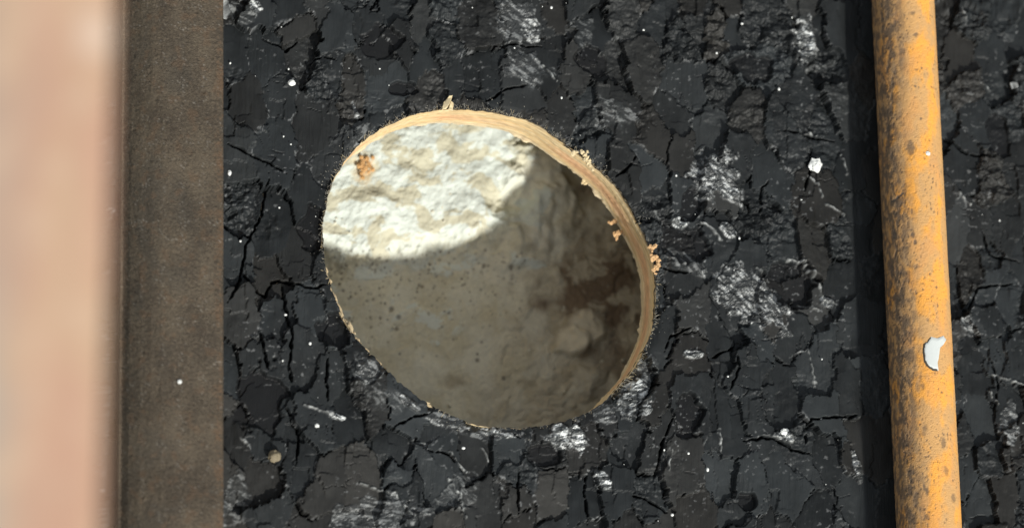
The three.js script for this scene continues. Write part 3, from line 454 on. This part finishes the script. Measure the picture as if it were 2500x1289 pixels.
// ---------------------------------------------------------------- painted pipe
(() => {
  const R = 79.5, HP = R + 12;
  const A = at(2206, 0, HP), B = at(2270, 1289, HP), L = Math.hypot(B[0] - A[0], B[1] - A[1]), dir = [(B[0] - A[0]) / L, (B[1] - A[1]) / L], side = [-dir[1], dir[0]];
  // angle a: 0 on top, positive towards the sun's side (+x)
  const P3 = (s, a, r = R) => { const o = Math.sin(a) * r; return [A[0] + dir[0] * s - side[0] * o, HP + Math.cos(a) * r, A[1] + dir[1] * s - side[1] * o]; };
  function hit(px, py) {                  // (length along, angle) of the point of the pipe seen at a picture point
    const d = ray(px, py), o = camPos; const ox = o.x - A[0], oz = o.z - A[1], oy = o.y - HP;
    const q0 = -(ox * side[0] + oz * side[1]), qd = -(d.x * side[0] + d.z * side[1]);
    const a = qd * qd + d.y * d.y, b = 2 * (q0 * qd + oy * d.y), c = q0 * q0 + oy * oy - R * R, D = b * b - 4 * a * c, t = D > 0 ? (-b - Math.sqrt(D)) / (2 * a) : -b / (2 * a);
    return [(ox + d.x * t) * dir[0] + (oz + d.z * t) * dir[1], Math.atan2(q0 + qd * t, oy + d.y * t)];
  }
  const spots = [[2230, 32, 7, 7, .6], [2238, 84, 9, 6, .7], [2206, 126, 9, 8, .5], [2190, 55, 9, 16, .35], [2225, 362, 12, 26, .7], [2196, 480, 22, 4, .95, -.5], [2182, 490, 12, 3, .9, -.4], [2230, 572, 6, 9, .8], [2236, 590, 5, 8, .8], [2222, 560, 10, 2, .5], [2215, 605, 6, 6, .6], [2306, 1080, 9, 18, .6], [2260, 1045, 8, 9, .5], [2256, 1060, 6, 8, .5], [2312, 1150, 9, 14, .5], [2330, 1215, 12, 12, .55], [2265, 1200, 6, 10, .7], [2258, 1190, 4, 12, .6], [2265, 1262, 6, 8, .6], [2236, 650, 12, 6, .5], [2268, 780, 6, 5, .5], [2240, 170, 6, 4, .6], [2255, 942, 6, 8, .6], [2190, 720, 10, 26, .5], [2180, 660, 10, 20, .6], [2170, 310, 10, 30, .5], [2172, 380, 18, 40, .45], [2185, 575, 12, 18, .5], [2250, 290, 4, 4, .8], [2252, 165, 3, 3, .8], [2236, 210, 4, 3, .8]].map(([x, y, a, b, w, r = 0]) => [...hit(x, y), a, b, w, r]);
  const S = []; for (let s = -1100; s < -60; s += 26) S.push(s); for (let s = -60; s < 1360; s += 2.6) S.push(s); for (let s = 1360; s <= 2500; s += 26) S.push(s);
  const NA = 210, pos = [], col = [], uv = [], idx = [];
  S.forEach((s) => { for (let i = 0; i <= NA; i++) {
    const a = -Math.PI + 2 * Math.PI * i / NA, w = a * R;
    const wearShade = sstep(-0.15, -0.95, a + 0.38 * fbm(s / 260, 2, 501, 3));      // worn paint, with shade painted in on the side away from the sun
    const pit = sstep(0.31 - 0.14 * wearShade, 0.45, noise(w / 5.5, s / 8, 503) + 0.25 * noise(w / 22, s / 40, 505));
    const fine = sstep(0.2, 0.45, noise(w / 3.4, s / 4.5, 507) + 0.2 * noise(w / 30, s / 60, 509));
    const yel = sstep(-0.05, 0.3, fbm(w / 55, s / 120, 511, 4) + 0.3 * Math.exp(-Math.pow((a - 0.28) / 0.35, 2)) - 0.12);
    let c = mixc([0.62, 0.345, 0.125], [0.86, 0.385, 0.062], yel);
    c = mixc(c, [0.70, 0.33, 0.10], 0.5 * sstep(0.05, 0.4, fbm(w / 60, s / 120, 513, 3)));
    c = mixc(c, [0.40, 0.27, 0.15], 0.6 * sstep(0.0, 0.35, fbm(w / 24, s / 36, 515, 5)) * (0.35 + 0.65 * wearShade));
    c = mixc(c, [0.125, 0.088, 0.058], wearShade * (0.38 + 0.55 * sstep(-0.25, 0.2, fbm(w / 16, s / 30, 517, 5, 0.6))));
    c = mixc(c, [0.075, 0.055, 0.04], 0.85 * pit * (0.25 + 0.75 * sstep(-0.1, 0.25, fbm(w / 70, s / 140, 519, 2) + wearShade * 0.3)));
    c = mixc(c, [0.16, 0.11, 0.06], 0.32 * fine * (0.4 + 0.6 * wearShade));
    const dot = sstep(0.40, 0.52, noise(w / 4.2, s / 5.0, 529)) * sstep(-0.25, 0.2, fbm(w / 40, s / 70, 531, 2)); c = mixc(c, [0.085, 0.055, 0.035], 0.85 * dot);
    let dent = 0.9 * Math.max(pit, dot);
    for (const [s0, a0, ra, rb, wt, rot] of spots) { let dx = (a - a0) * R, dy = s - s0; if (Math.abs(dx) > 60 || Math.abs(dy) > 60) continue; if (rot) [dx, dy] = [dx * Math.cos(rot) + dy * Math.sin(rot), -dx * Math.sin(rot) + dy * Math.cos(rot)]; const q = Math.hypot(dx / ra, dy / rb) + 0.5 * fbm(w / 9, s / 9, 521, 2); const k = sstep(1.15, 0.5, q) * wt; if (k > 0) { c = mixc(c, [0.075, 0.062, 0.05], k); dent = Math.max(dent, k * 0.8); } }
    const r = R + 0.7 * fbm(w / 40, s / 90, 525, 2) + 0.5 * noise(w / 6, s / 9, 527) - dent * 1.1 - 0.7 * wearShade * sstep(-0.2, 0.2, fbm(w / 16, s / 30, 517, 5, 0.6));
    const p = P3(s, a, r); pos.push(p[0] * K, p[1] * K, p[2] * K); col.push(...c); uv.push(w / 200, s / 200);
  } });
  for (let j = 0; j < S.length - 1; j++) for (let i = 0; i < NA; i++) { const a = j * (NA + 1) + i, b = a + NA + 1; idx.push(a, b, a + 1, a + 1, b, b + 1); }
  const g = new THREE.BufferGeometry(); g.setAttribute('position', new THREE.Float32BufferAttribute(pos, 3)); g.setAttribute('color', new THREE.Float32BufferAttribute(col, 3)); g.setAttribute('uv', new THREE.Float32BufferAttribute(uv, 2)); g.setIndex(idx); g.computeVertexNormals();
  M.paint = new THREE.MeshStandardMaterial({ name: 'yellow_paint', vertexColors: true, roughness: 0.68, bumpMap: gritTex, bumpScale: 1.6 * K });
  const t = tag(thing('painted_pipe'), 'worn orange yellow painted pipe with black specks resting on the charred board', 'pipe');
  mesh('pipe_body', g, M.paint, t);
  // where the paint has come off down to the white undercoat
  const OUT = [[2275, 822], [2290, 826], [2305, 820], [2312, 829], [2306, 840], [2298, 842], [2295, 866], [2291, 887], [2293, 905], [2280, 903], [2268, 895], [2260, 882], [2257, 856], [2259, 840], [2266, 834]];
  function patch(grow, r, sd, th, mx = 0, my = 0) {
    const c2 = hit(2279 + mx, 862 + my), o = []; for (let i = 0; i < OUT.length; i++) { const a = OUT[i], b = OUT[(i + 1) % OUT.length]; for (let k = 0; k < 6; k++) o.push(hit(lerp(a[0], b[0], k / 6) + mx, lerp(a[1], b[1], k / 6) + my)); }
    const rings = 8, n = o.length, pp = [], ii = [];
    for (let j = 0; j <= rings; j++) for (let i = 0; i < n; i++) { const f = j / rings, ds = o[i][0] - c2[0], da = (o[i][1] - c2[1]) * R, l = Math.hypot(ds, da), e = 1 + (grow + 1.6 * noise(i / 2.2, 3, sd)) / l, s = c2[0] + ds * f * e, a = c2[1] + da / R * f * e; const rad = r - (j === rings ? th : 0) + 0.25 * noise(s / 5, a * R / 5, sd); const p = P3(s, a, rad); pp.push(p[0] * K, p[1] * K, p[2] * K); }
    for (let j = 0; j < rings; j++) for (let i = 0; i < n; i++) { const a = j * n + i, b = j * n + (i + 1) % n; ii.push(a, a + n, b, b, a + n, b + n); }
    const q = new THREE.BufferGeometry(); q.setAttribute('position', new THREE.Float32BufferAttribute(pp, 3)); q.setIndex(ii); q.computeVertexNormals(); return q;
  }
  const bare = mesh('bare_patch', patch(0, R + 2.4, 5, 2.2), new THREE.MeshStandardMaterial({ name: 'white_undercoat', color: new THREE.Color().setRGB(0.62, 0.65, 0.63), roughness: 0.6, side: THREE.DoubleSide }), t);
  bare.userData.label = 'white bare patch where the paint has flaked off';
  mesh('flaked_edge', patch(1.6, R + 1.5, 6, 1.8, -1.8, 1.2), new THREE.MeshStandardMaterial({ name: 'dark_paint_edge', color: new THREE.Color().setRGB(0.06, 0.05, 0.035), roughness: 0.8, side: THREE.DoubleSide }), bare);
  const [fs, fa] = hit(2267, 375), q = P3(fs, fa, R + 1); const fl = pebble(6, 1, 0.45, 0.8, 88, 0.6); fl.translate(q[0] * K, q[1] * K, q[2] * K);
  tag(mesh('paint_chip', fl, M.ash), 'small pale chip sticking to the orange pipe above its bare patch', 'paint chip');
})();

// ---------------------------------------------------------------- peach rail close to the lens, on posts beyond the view
(() => {
  const HR = 3100, a = at(285, 0, HR), b = at(252, 1289, HR), dv = b[1] - a[1], slope = (b[0] - a[0]) / dv, wid = 640, thk = 330;
  const peachSpot = at(232, 82, HR);
  const u = (v) => a[0] + slope * (v - a[1]);
  const t = tag(thing('peach_rail'), 'out of focus peach coloured wooden rail running beside the rusty steel bar', 'rail');
  const V = []; for (let v = a[1] - 2600; v < a[1] - 150; v += 100) V.push(v); for (let v = a[1] - 150; v < b[1] + 150; v += 12) V.push(v); for (let v = b[1] + 150; v < b[1] + 2600; v += 100) V.push(v);
  const prof = []; const rc = 30; for (let i = 0; i <= 8; i++) { const q = i / 8 * Math.PI / 2; prof.push([-rc + rc * Math.cos(Math.PI / 2 - q + 0) * 1, -rc + rc * Math.sin(Math.PI / 2 - q)]); } prof.push([0, -thk]); prof.push([-wid, -thk]); prof.push([-wid, 0]); for (let x = -wid + 14; x < -rc; x += 14) prof.push([x, 0]); prof.push(prof[0]);
  const pos = [], col = [], idx = [], m = prof.length;
  V.forEach((v) => prof.forEach(([x, y]) => { const uu = u(v) + x; pos.push(uu * K, (HR + y + 2 * fbm(uu / 60, v / 200, 601, 2)) * K, v * K);
    const n1 = fbm(uu / 90, v / 260, 603, 3), n2 = fbm(uu / 40, v / 60, 605, 3);
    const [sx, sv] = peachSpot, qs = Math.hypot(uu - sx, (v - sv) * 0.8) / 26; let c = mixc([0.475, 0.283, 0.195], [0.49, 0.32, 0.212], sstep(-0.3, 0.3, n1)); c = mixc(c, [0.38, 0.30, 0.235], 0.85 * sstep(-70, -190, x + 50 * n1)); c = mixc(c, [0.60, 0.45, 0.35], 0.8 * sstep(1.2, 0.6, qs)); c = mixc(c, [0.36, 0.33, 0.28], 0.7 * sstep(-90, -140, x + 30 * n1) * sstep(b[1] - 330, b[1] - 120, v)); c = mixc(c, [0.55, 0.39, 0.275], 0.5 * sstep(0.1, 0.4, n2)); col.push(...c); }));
  for (let j = 0; j < V.length - 1; j++) for (let i = 0; i < m - 1; i++) { const p = j * m + i, q = p + m; idx.push(p, q, p + 1, p + 1, q, q + 1); }
  const g = new THREE.BufferGeometry(); g.setAttribute('position', new THREE.Float32BufferAttribute(pos, 3)); g.setAttribute('color', new THREE.Float32BufferAttribute(col, 3)); g.setIndex(idx); g.computeVertexNormals();
  M.peach = new THREE.MeshStandardMaterial({ name: 'peach_paint', vertexColors: true, roughness: 0.8 });
  mesh('rail_body', g, M.peach, t);
  for (const v of [a[1] - 2400, b[1] + 2400]) { const q = new THREE.BoxGeometry(500 * K, (HR - thk + DEPTH + 20) * K, 300 * K); q.translate((u(v) - wid / 2) * K, ((HR - thk - DEPTH - 20) / 2) * K, v * K); q.setAttribute('color', new THREE.BufferAttribute(new Float32Array(q.attributes.position.count * 3).fill(0.4), 3)); mesh('post', q, M.peach, t); }
})();

// ---------------------------------------------------------------- small loose things
(() => {
  const put = (name, x, y, h, geo, mat, label, cat) => { const p = atV(x, y, h); const m = mesh(name, geo, mat); m.position.copy(p); return tag(m, label, cat); };
  put('ash_chip', 1992, 404, 11, pebble(16, 0.95, 0.5, 1.0, 101, 0.7), M.ash, 'largest white ash chip, lying between the hole and the pipe', 'ash chip');
  put('ash_chip', 1919, 1056, 11, pebble(11, 1.2, 0.5, 0.8, 102, 0.7), M.ash, 'white ash chip on the pale ledge right of the hole near the lower border', 'ash chip');
  put('ash_grain', 711, 202, 10, pebble(8.5, 1.1, 0.8, 0.9, 103, 0.25), M.ash, 'round white ash grain between the rusty bar and the top of the hole', 'ash grain');
  put('ash_grain', 773, 1040, 9, pebble(5.5, 1, 0.8, 1, 104, 0.25), M.ash, 'white ash grain under the hole beside the tan pebble', 'ash grain');
  put('ash_grain', 559, 422, 9, pebble(6, 0.8, 0.7, 1.1, 105, 0.3), M.ash, 'white ash grain touching the edge of the rusty bar', 'ash grain');
  put('pebble', 669, 1114, 12, pebble(15, 0.95, 0.9, 1, 106, 0.3), new THREE.MeshStandardMaterial({ name: 'tan_stone', color: new THREE.Color().setRGB(0.20, 0.165, 0.105), roughness: 0.7 }), 'small tan pebble stuck to the char near the rusty bar', 'pebble');
  const barkSpots = []; for (let i = 0; i < 34; i++) { const q = rr(0, 6.28), f = Math.pow(rnd(), 0.7); barkSpots.push([887 + Math.cos(q) * 17 * f + (i % 3 === 0 ? 8 : 0), 410 + Math.sin(q) * 26 * f - (i % 3 === 0 ? 12 : 0), rr(2, 6)]); }
  const bark = mergeGeometries(barkSpots.map(([x, y, r], i) => { const g = pebble(r, 1, 0.55, 1, i + 130, 0.8), p = atV(x, y, -DEPTH + 62); g.translate(p.x, p.y, p.z); return g; }));
  tag(mesh('rust_lump', bark, new THREE.MeshStandardMaterial({ name: 'orange_earth', color: new THREE.Color().setRGB(0.62, 0.36, 0.15), roughness: 0.95 })), 'orange brown crumbly lump on the pale crust seen through the hole', 'lump');
  const grains = [];
  for (let i = 0; i < 420; i++) { const lit = i < 300, px = lit ? rr(800, 1290) : rr(820, 1540), py = lit ? rr(300, 620) : rr(400, 1020), p = atV(px, py, -DEPTH + (px < 1180 && py < 575 ? 47 : 6)), g = new THREE.IcosahedronGeometry(1, 1), r = (1.2 + 4.2 * Math.pow(rnd(), 3)) * K; g.scale(r * rr(0.8, 1.3), r * rr(0.6, 1), r * rr(0.8, 1.3)); g.rotateY(rr(0, 3)); g.translate(p.x, p.y, p.z); grains.push(g); }
  tag(mesh('chalk_crumbs', mergeGeometries(grains), new THREE.MeshStandardMaterial({ name: 'chalk_crumb', color: new THREE.Color().setRGB(0.68, 0.66, 0.54), roughness: 0.95 })), 'loose pale chalk crumbs strewn over the ground inside the hole', 'crumbs', null, 'stuff');
  const list = [[702, 171, 4], [690, 335, 3.5], [708, 354, 3], [680, 508, 3], [755, 840, 5], [1130, 1095, 5], [1900, 220, 5], [1345, 20, 4], [925, 170, 3], [1640, 1258, 5], [1955, 490, 3.5], [2123, 1210, 4], [2006, 878, 3.5], [1804, 583, 4], [2075, 594, 3.5], [1680, 1108, 5], [1726, 1148, 6], [2005, 1025, 4], [612, 730, 3.5], [695, 770, 4], [560, 155, 4], [2305, 130, 4], [2357, 1195, 3], [1777, 920, 3.5], [585, 590, 3], [688, 882, 3], [1932, 45, 3], [1810, 60, 5], [1570, 75, 3.5], [1255, 118, 3], [1100, 285, 3], [1370, 240, 4], [1650, 430, 4], [1748, 132, 3.5], [2440, 540, 3], [1620, 1100, 3]];
  for (let i = 0; i < 150; i++) list.push([rr(550, 2500), rr(0, 1289), rr(0.8, 2.0)]);
  const geos = [], grey = [];
  for (const [x, y, r] of list) { const [u, v] = at(x, y, 0); if (Math.hypot(u - HC[0], v - HC[1]) < holeR(u, v) + 8) continue; if (x > 2060 && x < 2370) continue; const g = new THREE.IcosahedronGeometry(r * 0.8 * K, 1); g.scale(rr(0.7, 1.2), rr(0.6, 1), rr(0.8, 1.3)); g.translate(u * K, rr(3, 9) * K, v * K); (r < 3 && rnd() < 0.75 ? grey : geos).push(g); }
  tag(mesh('ash_dust', mergeGeometries(geos), M.ash), 'fine white ash dust scattered over the charred board', 'ash dust', null, 'stuff');
  tag(mesh('grey_dust', mergeGeometries(grey), M.shard), 'grey dust grains scattered over the charred board', 'grey dust', null, 'stuff');
})();
scene.traverse((o) => { if (o.isMesh) { o.castShadow = true; o.receiveShadow = true; } });
renderer.render(scene, camera);
